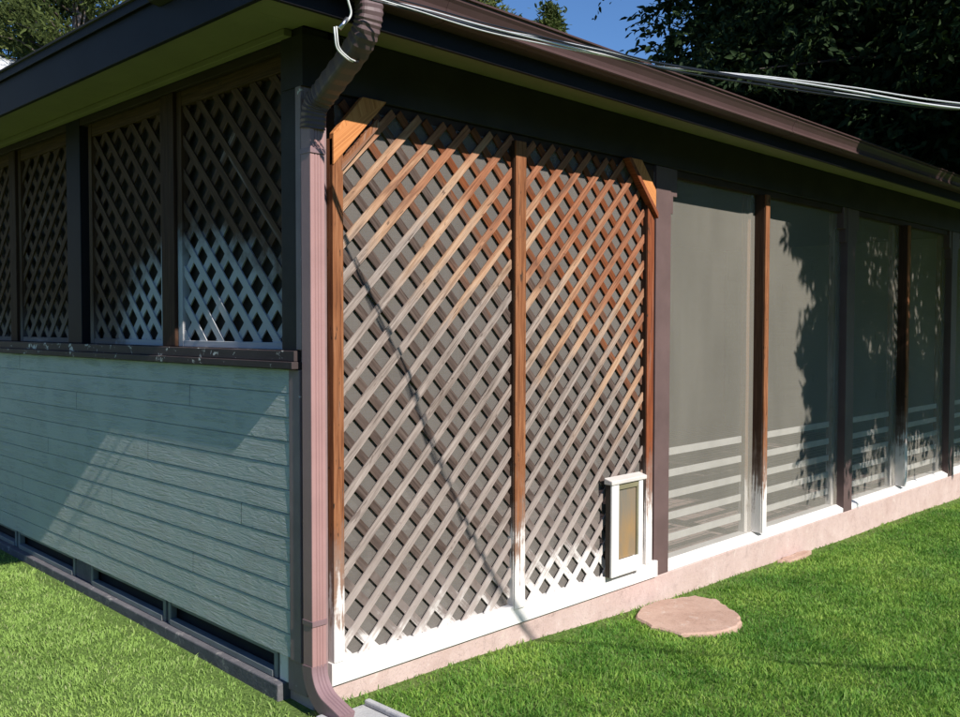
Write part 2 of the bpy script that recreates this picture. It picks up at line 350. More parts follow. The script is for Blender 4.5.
# front: bottom board under the lattice, sill under the screens
MB().box(.105, 2.60, -.052, -.006, .046, .146).build('bottom_board', M['white'], h, .003)
for x0, x1 in ((2.752, 5.418), (5.585, 8.02), (8.19, HX)):
    MB().prism([(-.028, .0415), (-.028, .075), (.03, .100), (.11, .100), (.11, .0415)], 0, x0, x1).build('sill_board', M['white'], h, .003)
# posts
def corbel(x0, x1, sides=(1, 1)):
    m = MB(); a, b = sides
    m.box(x0-.125*a, x1+.125*b, -.026, .055, 2.425, 2.598); m.box(x0-.055*a, x1+.055*b, -.026, .055, 2.315, 2.423)
    return m
MB().box(-.004, .110, -.020, .12, .02, 2.815).build('corner_post', M['corner'], h, .004)
MB().box(-.0215, .1315, -.034, -.0205, 2.60, 2.815).box(-.0215, -.0165, -.0204, .12, 2.60, 2.8145).build('corner_shade_wrap', M['frieze'], h)  # dark wrap added at the corner post top, eave shade painted in
for x0, x1 in ((2.585, 2.75), (5.42, 5.583), (8.022, 8.188)):
    p = MB().box(x0, x1, -.032, .10, .0415, 2.598).build('post', M['mauve'], h, .005)
    if x0 > 3: MB().prism([(x0-.075, 2.5985), (x0-.075, 2.425), (x0-.03, 2.425), (x0-.03, 2.315), (x0-.001, 2.315), (x0-.001, 2.5985)], 1, -.026, .055).build('bracket', M['mauve'], p, .003)
    MB().prism([(x1+.001, 2.5985), (x1+.001, 2.315), (x1+.03, 2.315), (x1+.03, 2.425), (x1+.075, 2.425), (x1+.075, 2.5985)], 1, -.026, .055).build('bracket', M['mauve'], p, .003)
MB().box(.132, HX, -.034, .06, 2.60, 2.845).build('frieze_board', M['frieze'], h, .003)
for x0, x1 in ((.132, 2.584), (2.752, 5.418), (5.585, 8.02), (8.19, HX)):
    MB().box(x0, x1, -.012, .05, 2.555, 2.5985).build('header_trim', M['beam'], h, .002)

# lattice panels on the front
def lattice(x0, x1, z0, z1, rect_axis, parent, mat_f, mat_b, front, flip, pitch=.160, wdt=.038, phase=0.):
    """strips at 45 degrees in a wall plane; rect_axis 1: strips lie in x-z, 0: in y-z. front = coordinate of the front layer's face"""
    for layer in (0, 1):
        m = MB(); sgn = (1 if layer == 0 else -1)*flip
        th = .007; off = layer*.0085
        c0 = z0-(x1 if sgn > 0 else -x0)-.02; c = c0+phase*(layer+1)
        while True:
            # centreline z = sgn*x + c
            pts = []
            for xx in (x0-.012, x1+.012):
                zz = sgn*xx+c
                if z0-.012 <= zz <= z1+.012: pts.append((xx, zz))
            for zz in (z0-.012, z1+.012):
                xx = (zz-c)*sgn
                if x0-.012 < xx < x1+.012: pts.append((xx, zz))
            if len(pts) >= 2:
                a, b = min(pts), max(pts); L = math.dist(a, b)
                if L > .05:
                    mx_, mz = (a[0]+b[0])/2, (a[1]+b[1])/2
                    jit = random.uniform(-.006, .006); ang = math.atan2(b[1]-a[1], b[0]-a[0])+random.uniform(-.005, .005)
                    w2 = wdt/2*random.uniform(.96, 1.04)*(1.06 if layer else 1); y0 = front+off+random.uniform(0, .0006)
                    if rect_axis == 1:
                        Mx = Matrix.Translation((mx_, y0, mz+jit)) @ Matrix.Rotation(-ang, 4, 'Y'); m.box(-L/2, L/2, 0, th, -w2, w2, Mx)
                    else:
                        Mx = Matrix.Translation((y0, mx_, mz+jit)) @ Matrix.Rotation(ang, 4, 'X'); m.box(0, th, -L/2, L/2, -w2, w2, Mx)
            c += pitch
            if c > z1+max(abs(x0), abs(x1))+1 and c > z1-(sgn*x0) and c > z1-(sgn*x1): break
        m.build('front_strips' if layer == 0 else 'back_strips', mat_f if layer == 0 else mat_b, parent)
def front_panel(x0, x1, label, frames, ph, mt='frame'):
    p = MB()
    for b in frames: p.box(*b)
    o = p.build('lattice_panel', M[mt], h, .002); o['label'] = label
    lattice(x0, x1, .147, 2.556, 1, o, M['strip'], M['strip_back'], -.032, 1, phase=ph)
    MB().box(x0-.01, x1+.01, -.009, -.0075, .147, 2.556).build('mesh_screen', M['screen2'], o)
    for k in range(5):
        z = .240+k*.1415
        MB().box(x0-.03, x1+.03, .022, .036, z-.024, z+.024).build('guard_slat', M['slat'], o)
front_panel(.168, 1.262, 'left lattice panel beside the downspout', [(.112, .168, -.058, .0, .147, 2.40)], .03)
front_panel(1.347, 2.453, 'right lattice panel with the pet door in its corner', [(2.457, 2.525, -.0585, -.050, .147, 2.40)], .09, 'frame_red')
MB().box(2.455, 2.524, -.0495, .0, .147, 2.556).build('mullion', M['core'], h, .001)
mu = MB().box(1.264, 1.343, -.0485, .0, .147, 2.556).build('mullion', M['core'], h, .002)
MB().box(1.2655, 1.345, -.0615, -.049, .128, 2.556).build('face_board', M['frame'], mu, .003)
MB().box(1.3455, 1.354, -.045, .0, .147, 2.52).build('edge_bead', M['frame2'], mu)
MB().box(2.526, 2.583, -.020, .03, .147, 2.556).build('mullion', M['mauve'], h, .002)
# corner braces
b = MB().prism([(.112, 2.285), (.405, 2.598), (.270, 2.598), (.112, 2.420)], 1, -.066, -.036).build('corner_brace', M['brace'], h, .003)
MB().prism([(.160, 2.262), (.372, 2.488), (.357, 2.520), (.160, 2.310)], 1, -.060, -.040).build('brace_strip', M['frame'], b, .002)
b = MB().prism([(2.531, 2.300), (2.25, 2.598), (2.38, 2.598), (2.531, 2.435)], 1, -.066, -.036).build('corner_brace', M['brace'], h, .003)
MB().prism([(2.528, 2.262), (2.215, 2.588), (2.245, 2.596), (2.529, 2.297)], 1, -.085, -.040).build('brace_strip', M['frame_red'], b, .002)

# insect screens
def screen_bay(x0, x1, n):
    nx, nz = 40, 60; V = []; F = []
    for i in range(nx+1):
        for j in range(nz+1):
            u, v = i/nx, j/nz; x = x0+(x1-x0)*u; z = .098+(2.556-.098)*v
            y = .030+.0022*math.sin(u*5+n)*math.sin(v*3)
            if n == 0:                                              # slack folds hanging at the right edge of the first screen
                env = math.exp(-((u-(.945-.13*(1-v)))/.022)**2)*min(1, max(0, (v-.15)*2.2)); y -= .024*env+.006*math.exp(-((u-(.88-.10*(1-v)))/.03)**2)*v
            if n == 1: y -= .004*math.exp(-((u-.06-.16*(1-v))/.05)**2)
            V.append((x, y, z))
    for i in range(nx):
        for j in range(nz): F.append((i*(nz+1)+j, (i+1)*(nz+1)+j, (i+1)*(nz+1)+j+1, i*(nz+1)+j+1))
    me = bpy.data.meshes.new('insect_screen'); me.from_pydata(V, [], F); me.polygons.foreach_set('use_smooth', [True]*len(F)); me.materials.append(M['screen'])
    o = bpy.data.objects.new('insect_screen', me); COL.objects.link(o); o.parent = h
    for k in range(5):
        z = .222+k*.1415
        MB().box(x0+.03, x1-.10, .060, .072, z-.024, z+.024).build('guard_slat', M['slat'], o, .002)
    MB().box(x0, x0+.028, .06, .11, .101, 2.555).build('screen_frame', M['frame2'], o, .002)
    MB().box(x1-.045, x1, .06, .11, .101, 2.555).build('screen_frame', M['frame2'], o, .002)



bays = [(2.752, 3.94), (4.032, 5.418), (5.585, 6.72), (6.815, 8.02), (8.19, 9.5), (9.59, HX)]
for n, (a, b_) in enumerate(bays): screen_bay(a, b_, n)
for a, b_ in ((3.942, 4.030), (6.722, 6.813), (9.502, 9.588)):
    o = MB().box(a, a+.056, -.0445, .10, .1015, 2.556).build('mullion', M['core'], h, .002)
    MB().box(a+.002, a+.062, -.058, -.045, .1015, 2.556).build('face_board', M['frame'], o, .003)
    MB().box(a+.0635, b_-.002, -.012, .08, .1015, 2.54).build('edge_bead', M['frame2'], o, .002)

# pet door
pd = MB().box(2.053, 2.122, -.100, -.086, .147, .688).box(2.3235, 2.365, -.100, -.086, .147, .688).box(2.1225, 2.323, -.098, -.086, .147, .240).build('pet_door', M['white'], h, .003)
MB().box(2.1225, 2.323, -.095, -.086, .652, .688).build('lintel', M['lintel'], pd, .002)
MB().box(2.0535, 2.073, -.0855, -.053, .147, .688).build('side_jamb', M['jamb'], pd)
MB().box(2.345, 2.3645, -.0855, -.053, .147, .688).build('side_jamb', M['jamb'], pd)
MB().prism([(-.110, .6885), (-.110, .712), (-.050, .728), (-.050, .6885)], 0, 2.040, 2.392).build('hood', M['hood'], pd, .005)
MB().box(2.1225, 2.323, -.084, -.081, .241, .651).build('flap', M['amber'], pd)
MB().box(2.1225, 2.134, -.0925, -.0845, .241, .651).build('flap_rim', M['lintel'], pd)
MB().box(2.3115, 2.323, -.0925, -.0845, .241, .651).build('flap_rim', M['lintel'], pd)

# left wall: siding
m = MB(); N = 12; zb = .170; ph_ = (1.42-zb)/N
for k in range(N):
    z0 = zb+k*ph_; z1 = z0+ph_
    m.prism([(-.0190, z0+.001), (-.0190, z0+.012), (-.0175, z1-.0045), (-.012, z1-.0035), (-.012, z1+.0005), (.06, z1+.0005), (.06, z0+.001)][::-1], 1, 0, 1)
# prism axis 1 extrudes along y: stretch and trim to the wall length, ends butting the corner board
V = []
for (x, y, z) in m.v: V.append((x, .082 if y == 0 else HY, z))
m.v = V
m.build('lap_siding', M['siding'], h)
MB().box(-.0205, -.0045, .0, .080, .165, 1.418).build('corner_board', M['corner'], h, .003)
MB().box(-.0205, -.0045, -.018, .022, 1.502, 2.80).build('corner_board', M['corner'], h, .003)
s_ = MB().box(-.056, .05, .004, HY, 1.421, 1.452).box(-.040, .05, .010, HY, 1.453, 1.498).build('window_sill', M['sill'], h, .003)
# left wall posts and lattice
ys = [(.135, 1.107, 1.245, 2.172), (2.44, 3.30, 3.42, 4.40), (4.62, 5.48, 5.60, 6.5)]
MB().box(-.015, -.0045, .0235, .134, 1.50, 2.8145).box(-.004, .12, .121, .134, 1.50, 2.8145).build('side_post', M['frieze'], h)  # dark skin over the corner post's side, its shade put into the paint
for y0, y1 in ((2.235, 2.435), (4.405, 4.615), (6.51, HY)):
    MB().box(-.012, .10, y0, y1, 1.5, 2.8145).build('side_post', M['fascia'], h, .004)
MB().box(-.010, .10, .056, HY, 2.775, 2.8145).build('side_header', M['beam'], h, .003)
labs = iter(['side lattice panel nearest the corner', 'second side lattice panel from the corner', 'third side lattice panel, just past the blue-grey post', 'fourth side lattice panel from the corner', 'fifth side lattice panel', 'sixth side lattice panel'])
for k, (a, b_, c_, d_) in enumerate(ys):
    for (p0, p1) in ((a, b_), (c_, d_)):
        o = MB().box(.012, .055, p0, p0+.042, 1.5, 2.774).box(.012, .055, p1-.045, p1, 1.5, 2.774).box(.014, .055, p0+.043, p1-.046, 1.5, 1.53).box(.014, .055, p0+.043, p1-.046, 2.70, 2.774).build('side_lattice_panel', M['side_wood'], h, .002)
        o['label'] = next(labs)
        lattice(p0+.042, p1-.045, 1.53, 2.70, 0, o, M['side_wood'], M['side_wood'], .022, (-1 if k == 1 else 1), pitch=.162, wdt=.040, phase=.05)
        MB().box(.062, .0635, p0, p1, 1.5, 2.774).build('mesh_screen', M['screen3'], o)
    if b_ < 7: MB().box(-.006, .09, b_+.002, c_-.002, 1.5, 2.774).build('mullion', M['core'], h, .003)
# crawlspace vents on the left
vents = [(.20, 1.215), (1.24, 2.17), (2.40, 3.35), (3.38, 4.4), (4.6, 5.5), (5.55, 6.5)]
for a, b_ in vents:
    o = MB().box(-.005, .03, a, a+.03, .0445, .168).box(-.005, .03, b_-.03, b_, .0445, .168).box(-.012, .03, a+.031, b_-.031, .0445, .074).box(-.003, .03, a+.031, b_-.031, .146, .168).build('vent_window', M['winframe'], h, .003)
    MB().box(.045, .05, a, b_, .0445, .168).build('vent_glass', M['dark'], o)
MB().box(.07, .12, .15, HY, .0445, .168).build('crawlspace_wall', M['dark'], h)
for y0, y1 in ((2.175, 2.395), (4.405, 4.595)): MB().box(.0, .05, y0, y1, .0445, .168).build('pier', M['found'], h, .004)
MB().box(-.002, .1, .125, .19, .0445, .168).build('pier', M['frame'], h, .004)

# the footing climbs gently with the lawn along the side wall
for o in house.children:
    if o.name.split('.')[0] in ('lap_siding', 'vent_window', 'crawlspace_wall', 'pier', 'side_foundation'):
        for q in [o]+list(o.children):
            for v in q.data.vertices:
                if v.co.z < .9 and v.co.y > .1399: v.co.z += .0165*(v.co.y-.14)*(.9-v.co.z)/.9
# soffit, fascia, roof
EX = -.455; EY = -.43; FT = 2.950; FB = 2.757
MB().box(EX+.025, HX+.5, EY+.025, -.036, 2.846, 2.86).box(EX+.025, -.014, -.035, HY+.5, 2.846, 2.86).build('soffit', M['soffit'], h)
MB().box(-.055, -.013, .05, HY, 2.815, 2.845).build('soffit_trim', M['soffit'], h, .004)
MB().box(-.012, .12, -.02, HY, 2.8155, 2.845).build('wall_plate', M['frieze'], h)
MB().box(EX, HX+.5, EY, EY+.022, FB, FT).build('front_fascia', M['fascia'], h, .003)
MB().box(EX, EX+.022, EY+.023, HY+.5, FB, FT).build('side_fascia', M['fascia'], h, .003)
MB().box(EX-.012, EX+.03, .36, HY+.5, FT+.001, FT+.028).box(EX-.018, EX-.0125, .36, HY+.5, FT-.02, FT+.028).build('drip_edge', M['fascia'], h, .002)
rf = MB(); s = .32; ex0, ex1, ey0, ey1 = EX-.03, HX+.53, EY-.04, HY+.53; zt = FT+.03; hw = (ey1-ey0)/2; ridge = zt+hw*s
V = [(ex0, ey0, zt), (ex1, ey0, zt), (ex1, ey1, zt), (ex0, ey1, zt), (ex0+hw, ey0+hw, ridge), (ex1-hw, ey0+hw, ridge)]
V += [(x, y, z-.010) for x, y, z in V[:4]]
rf.add(V, [(0, 1, 5, 4), (1, 2, 5), (2, 3, 4, 5), (3, 0, 4), (0, 6, 7, 1), (1, 7, 8, 2), (2, 8, 9, 3), (3, 9, 6, 0), (6, 9, 8, 7)], [(x, y) for x, y, z in V], (0, 0, 0))
rf.build('roof', M['shingle'], h)
MB().box(.13, HX, .17, HY, 2.80, 2.814).build('porch_ceiling', M['inside'], h)
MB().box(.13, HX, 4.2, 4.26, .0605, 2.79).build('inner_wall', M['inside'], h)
MB().box(HX, HX+.1, -.03, HY, -.4, 2.88).build('end_wall', M['siding'], h)
MB().box(.0, HX, HY, HY+.08, -.4, 2.88).build('rear_wall', M['siding'], h)
# gutter: K profile along x
prof = [(-.503, 2.792), (-.572, 2.792), (-.584, 2.797), (-.602, 2.801), (-.606, 2.806), (-.600, 2.812), (-.594, 2.826), (-.598, 2.852), (-.612, 2.880), (-.622, 2.894), (-.623, 2.908), (-.634, 2.911), (-.634, 2.920), (-.612, 2.920), (-.612, 2.908), (-.616, 2.897), (-.604, 2.880), (-.589, 2.852), (-.586, 2.826), (-.572, 2.801), (-.508, 2.801), (-.508, 2.918), (-.503, 2.918)]
def gs(pr): return [(y_+.07, 2.842+(z_-2.806)*.84) for y_, z_ in pr]
prof = gs(prof)
g = MB()
g.prism(prof, 0, EX+.02, HX+.45)
gut = g.build('gutter', M['gutter'], h)
ends = MB().prism(gs([(-.5035, 2.793), (-.574, 2.793), (-.593, 2.822), (-.615, 2.885), (-.633, 2.917), (-.5035, 2.917)]), 0, EX+.012, EX+.0195)
ends.build('gutter_end_cap', M['gutter'], gut)
for x in (.33, 3.37, 6.4, 8.2):
    jn = MB(); jn.prism(gs([(-.5028, 2.7905), (-.5725, 2.7905), (-.603, 2.7995), (-.608, 2.806), (-.602, 2.812), (-.596, 2.826), (-.6, 2.852), (-.614, 2.8805), (-.6245, 2.894), (-.6255, 2.908), (-.636, 2.9105), (-.636, 2.9215), (-.5028, 2.9215)]), 0, x, x+.02)
    jn.build('gutter_joint', M['gutter'], gut)
# short return of gutter on the side at the corner
MB().prism([(-.458, 2.90), (-.50, 2.91), (-.53, 2.935), (-.535, 2.962), (-.458, 2.962)], 1, EY-.1, .34).build('side_flashing', M['frieze'], h)

# downspout with corrugated elbow
def rect_prof(w_, d, n=5, depth=.004):
    P = []
    for k in range(n):                                            # grooved front
        a0 = -w_/2+w_*k/n; a1 = -w_/2+w_*(k+1)/n
        P += [(a0+.002, 0), (a0+w_/n*.42, 0), (a0+w_/n*.5, depth), (a1-w_/n*.42, depth), (a1-.002, 0)] if 0 < k < n-1 else [(a0+.001, 0.), (a1-.001, 0.)]
    return P+[(w_/2, .004), (w_/2, d), (-w_/2, d), (-w_/2, .004)]
pf = rect_prof(.072, .064)
sp = MB(); sp.sweep([(.010, -.092, 2.46), (.010, -.092, .165)], [(a, -b) for a, b in pf], Vector((1, 0, 0)))
spo = sp.build('downspout', M['spout'], h)
# bracket straps
for z in (2.315, .345): MB().box(-.0285, .0485, -.0975, -.024, z, z+.022).build('strap', M['elbow_low'], spo, .001)
lw = MB(); pth = []
for k in range(13):
    a = R(75)*k/12; rr = .105
    pth.append((.010, -.092 - rr*(1-math.cos(a)), .175-rr*math.sin(a)*1.15))
pth = [(x, y, z) for x, y, z in pth]; last = pth[-1]; pth.append((.012, last[1]-.11, last[2]-.035))
lw.sweep(pth, [(a*1.07, -b*1.05) for a, b in rect_prof(.074, .066)], Vector((1, 0, 0)))
lw.build('bottom_elbow', M['elbow_low'], spo)
up = MB(); P0 = Vector((-.035, -.485, 2.84)); P1 = Vector((-.035, -.485, 2.765)); P2 = Vector((-.03, -.42, 2.68)); P3 = Vector((.01, -.16, 2.565)); P4 = Vector((.010, -.078, 2.51)); P5 = Vector((.010, -.060, 2.42))
cp = [P0, P1, P2, P3, P4, P5]; pth = []
def cr(p0, p1, p2, p3, t): return .5*((2*p1)+(-p0+p2)*t+(2*p0-5*p1+4*p2-p3)*t*t+(-p0+3*p1-3*p2+p3)*t**3)
for i in range(len(cp)-1):
    a, b_, c_, d_ = cp[max(i-1, 0)], cp[i], cp[i+1], cp[min(i+2, len(cp)-1)]
    for k in range(9): pth.append(cr(a, b_, c_, d_, k/9))
pth.append(P5)
n = len(pth); V = []; F = []; m = MB(); seg = 20
UV = []; L = 0
for i, p in enumerate(pth):
    t_ = (pth[min(i+1, n-1)]-pth[max(i-1, 0)]).normalized(); rv = Vector((1, -.25, 0)); rv = (rv-t_*rv.dot(t_)).normalized(); bv = t_.cross(rv)
    sc_ = 1+(.05 if i % 2 else -.03)
    for k in range(seg):
        a = 2*math.pi*k/seg; ca, sa = math.cos(a), math.sin(a); q = .5
        V.append(p+rv*(.047*sc_*math.copysign(abs(ca)**q, ca))+bv*(.043*sc_*math.copysign(abs(sa)**q, sa))); UV.append((i*.02, k*.02))
F = [(i*seg+k, i*seg+(k+1) % seg, (i+1)*seg+(k+1) % seg, (i+1)*seg+k) for i in range(n-1) for k in range(seg)]
m.add(V, F, UV, (.3, .3, .3)); m.build('top_elbow', M['elbow'], spo)

# ------------------------------------------------------------------ loose things by the wall
m = MB(); m.prism([(.0, -.16), (.20, -.165), (.235, -.70), (-.06, -.70), (-.07, -.17)][::-1], 2, -.09, -.018)
m.box(-.07, -.035, -.69, -.17, -.0175, .008).box(.175, .205, -.69, -.18, -.0175, .008)
o = m.build('splash_block', M['splash'], None, .008, (.08, -.35, -.09)); tag(o, 'grey concrete splash block at the foot of the downspout', 'splash block')
def flagstone(pts, z, th, name, label):
    n = len(pts); P = []
    for i in range(n):
        a, b_ = Vector(pts[i]), Vector(pts[(i+1) % n])
        for k in range(4): 
            q = a.lerp(b_, k/4); P.append((q.x+random.uniform(-.012, .012), q.y+random.uniform(-.012, .012)))
    cx = sum(p[0] for p in P)/len(P); cy = sum(p[1] for p in P)/len(P)
    V = []; F = []; m_ = len(P)
    rings = [(1.0, -th), (1.0, -.010), (.97, 0), (.6, .001), (.3, .001)]
    for f, dz in rings:
        for p in P: V.append((cx+(p[0]-cx)*f, cy+(p[1]-cy)*f, z+dz+.0025*math.sin(p[0]*f*17+1)*math.cos(p[1]*f*13)))
    V.append((cx, cy, z))
    for r_ in range(len(rings)-1):
        for k in range(m_): F.append((r_*m_+k, r_*m_+(k+1) % m_, (r_+1)*m_+(k+1) % m_, (r_+1)*m_+k))
    for k in range(m_): F.append(((len(rings)-1)*m_+k, (len(rings)-1)*m_+(k+1) % m_, len(V)-1))
    b2 = MB(); b2.add(V, F, [(v[0], v[1]) for v in V], (.5, .5, .5)); o = b2.build(name, M['stone'], None, 0, (cx, cy, z-th))
    tag(o, label, 'paving stone')
STONES = [[(2.19, -.16), (2.38, -.085), (2.62, -.11), (2.80, -.20), (2.82, -.33), (2.75, -.44), (2.66, -.58), (2.50, -.68), (2.27, -.66), (2.12, -.54), (2.10, -.33)],
          [(4.20, -.06), (4.38, -.045), (4.58, -.05), (4.66, -.09), (4.45, -.13), (4.25, -.12)]]
flagstone(STONES[0], -.085, .05, 'stepping_stone', 'large pink flagstone set in the grass in front of the pet door')
flagstone(STONES[1], -.14, .05, 'stepping_stone', 'small sliver of pink stone at the curb below the screens')

# ------------------------------------------------------------------ overhead cable
cab = empty('overhead_cable', (-.13, -.6, 2.8)); tag(cab, 'twisted black and white overhead wires leaving the gutter corner', 'cable')
K = [(-.13, -.585, 2.80), (.01, -.70, 2.762), (.131, -.913, 2.678), (.235, -1.11, 2.613), (.347, -1.286, 2.556), (.46, -1.48, 2.490), (.579, -1.784, 2.412), (.70, -2.03, 2.350), (.835, -2.303, 2.285), (1.03, -2.70, 2.235), (1.27, -3.1, 2.225), (1.9, -4.4, 2.42), (3.0, -6.8, 3.15), (4.3, -9.6, 4.2), (5.4, -12.0, 5.3)]
K = [Vector(k) for k in K]
def spline(Kp, n_):
    out = []
    for i in range(len(Kp)-1):
        a, b_, c_, d_ = Kp[max(i-1, 0)], Kp[i], Kp[i+1], Kp[min(i+2, len(Kp)-1)]
        for k in range(n_): out.append(cr(a, b_, c_, d_, k/n_))
    return out+[Kp[-1]]
base = spline(K, 14); off = Vector((.13, .6, -2.8))
lens = [0]
for i in range(1, len(base)): lens.append(lens[-1]+(base[i]-base[i-1]).length)
for j, (mt, rd, am, phs, nm, frq) in enumerate([('cable_white', .0033, .008, 0, 'white_wire', 5.2), ('cable_black', .0042, .010, 2.2, 'black_wire', 5.2), ('cable_black', .0035, .013, 4.1, 'black_wire', 4.1), ('cable_white', .0018, .010, 5.0, 'steel_wire', 3.3), ('cable_black', .003, .022, 1.1, 'black_wire', 2.3), ('cable_white', .0024, .018, 3.0, 'white_wire', 2.9)]):
    pts = [p+off+Vector((math.cos(l*frq+phs)*am*.7, math.sin(l*frq+phs)*am*.5, math.sin(l*frq+phs)*am)) for p, l in zip(base, lens)]
    MB().tube(pts, rd, 6).build(nm, M[mt], cab)
pg = [Vector(p)+off for p in [(-.16, -.58, 2.86), (-.20, -.57, 2.80), (-.175, -.56, 2.735), (-.19, -.55, 2.70), (-.215, -.545, 2.675)]]
MB().tube(spline(pg, 8), .0042, 6).build('pigtail', M['cable_white'], cab)
MB().tube([Vector(p)+off for p in [(-.185, -.55, 2.715), (-.215, -.545, 2.672)]], .0085, 8).build('splice_sleeve', M['metal'], cab)
for q, (dx, mt) in enumerate([(0, 'cable_white'), (.010, 'cable_white')]):
    pg2 = [Vector(p)+off+Vector((dx, 0, dx*.4)) for p in [(-.235, -.54, 2.675), (-.232, -.54, 2.645), (-.215, -.53, 2.605), (-.165, -.52, 2.582), (-.12, -.50, 2.583)]]
    MB().tube(spline(pg2, 8), .0032, 6).build('pigtail', M[mt], cab)
MB().tube([Vector(p)+off for p in spline([Vector(p) for p in [(-.12, -.50, 2.583), (-.07, -.46, 2.60), (.0, -.38, 2.64), (.06, -.30, 2.70), (.12, -.12, 2.80)]], 6)], .0052, 6).build('lead_in', M['cable_black'], cab)
pole = empty('utility_pole', (5.4, -12, float(gz(5.4)))); tag(pole, 'brown wooden utility pole carrying the overhead wires', 'utility pole')
MB().tube([(0, 0, 0), (0, 0, 3), (0, 0, 6.6)], [.14, .125, .11], 14).build('pole_shaft', M['frame2'], pole)
MB().box(-.7, .7, -.06, .06, 5.5, 5.62).build('cross_arm', M['frame2'], pole, .01)

# ------------------------------------------------------------------ trees
def leaf_mat(name, a, b, c, trans=.25):
    t = NT(name); r = t.rnd(); P = t.pos(); n1 = t.noise(P, 1.2, 3, .6)
    f = t.math('ADD', t.math('MULTIPLY', r[0], .6), t.math('MULTIPLY', n1, .5))
    col = t.ramp(f, [(.2, a), (.55, b), (.9, c)])
    d = t.n('ShaderNodeBsdfPrincipled'); t.l(col, d.inputs['Base Color']); d.inputs['Roughness'].default_value = .75; d.inputs['Specular IOR Level'].default_value = .15
    tl = t.n('ShaderNodeBsdfTranslucent'); t.l(t.mix(.5, col, (.10, .16, .02)), tl.inputs[0]); mx = t.n('ShaderNodeMixShader'); mx.inputs[0].default_value = trans
    t.l(d.outputs[0], mx.inputs[1]); t.l(tl.outputs[0], mx.inputs[2]); t.l(mx.outputs[0], t.out.inputs[0]); return t.m
M['leaf'] = leaf_mat('broad_leaf_green', (.010, .020, .009), (.018, .036, .012), (.034, .060, .016), .10)
M['pine'] = leaf_mat('pine_green', (.035, .05, .018), (.085, .11, .03), (.17, .19, .06), .2)
M['bark'] = wood_mat('bark', (.045, .035, .028), (.07, .055, .045), (.02, .015, .012), .3, None)
def leaves_mesh(name, P, D, Nn, L, W, mat, parent, rnd1, org):
    """kite leaves: base P, tip direction D, face normal Nn"""
    P = np.asarray(P); D = np.asarray(D); Nn = np.asarray(Nn); L = np.asarray(L)[:, None]; W = np.asarray(W)[:, None]
    D = D/np.linalg.norm(D, axis=1, keepdims=True); S = np.cross(D, Nn); S /= (np.linalg.norm(S, axis=1, keepdims=True)+1e-9); U = np.cross(S, D)
    n = len(P); V = np.empty((n, 6, 3))
    V[:, 0] = P; V[:, 1] = P+D*L*.3+S*W*.5+U*W*.10; V[:, 2] = P+D*L*.68+S*W*.36+U*W*.05; V[:, 3] = P+D*L-U*L*.10; V[:, 4] = P+D*L*.68-S*W*.36+U*W*.05; V[:, 5] = P+D*L*.3-S*W*.5+U*W*.10
    V = V.reshape(-1, 3)-np.array(org)
    me = bpy.data.meshes.new(name); me.vertices.add(n*6); me.vertices.foreach_set('co', V.ravel())
    idx = (np.arange(n)[:, None]*6+np.array([0, 1, 2, 3, 0, 3, 4, 5])[None]).ravel()
    me.loops.add(len(idx)); me.loops.foreach_set('vertex_index', idx.astype(np.int32)); me.polygons.add(n*2)
    me.polygons.foreach_set('loop_start', (np.arange(n*2)*4).astype(np.int32)); me.polygons.foreach_set('loop_total', np.full(n*2, 4, np.int32))
    me.update(calc_edges=True)
    at = me.attributes.new('rnd', 'FLOAT_VECTOR', 'FACE'); rr = np.repeat(np.stack([rnd1, rng.random(n), rng.random(n)], 1), 2, axis=0); at.data.foreach_set('vector', rr.ravel())
    me.materials.append(mat); o = bpy.data.objects.new(name, me); COL.objects.link(o); o.parent = parent; return o
def unit(n):
    v = rng.normal(size=(n, 3)); return v/np.linalg.norm(v, axis=1, keepdims=True)

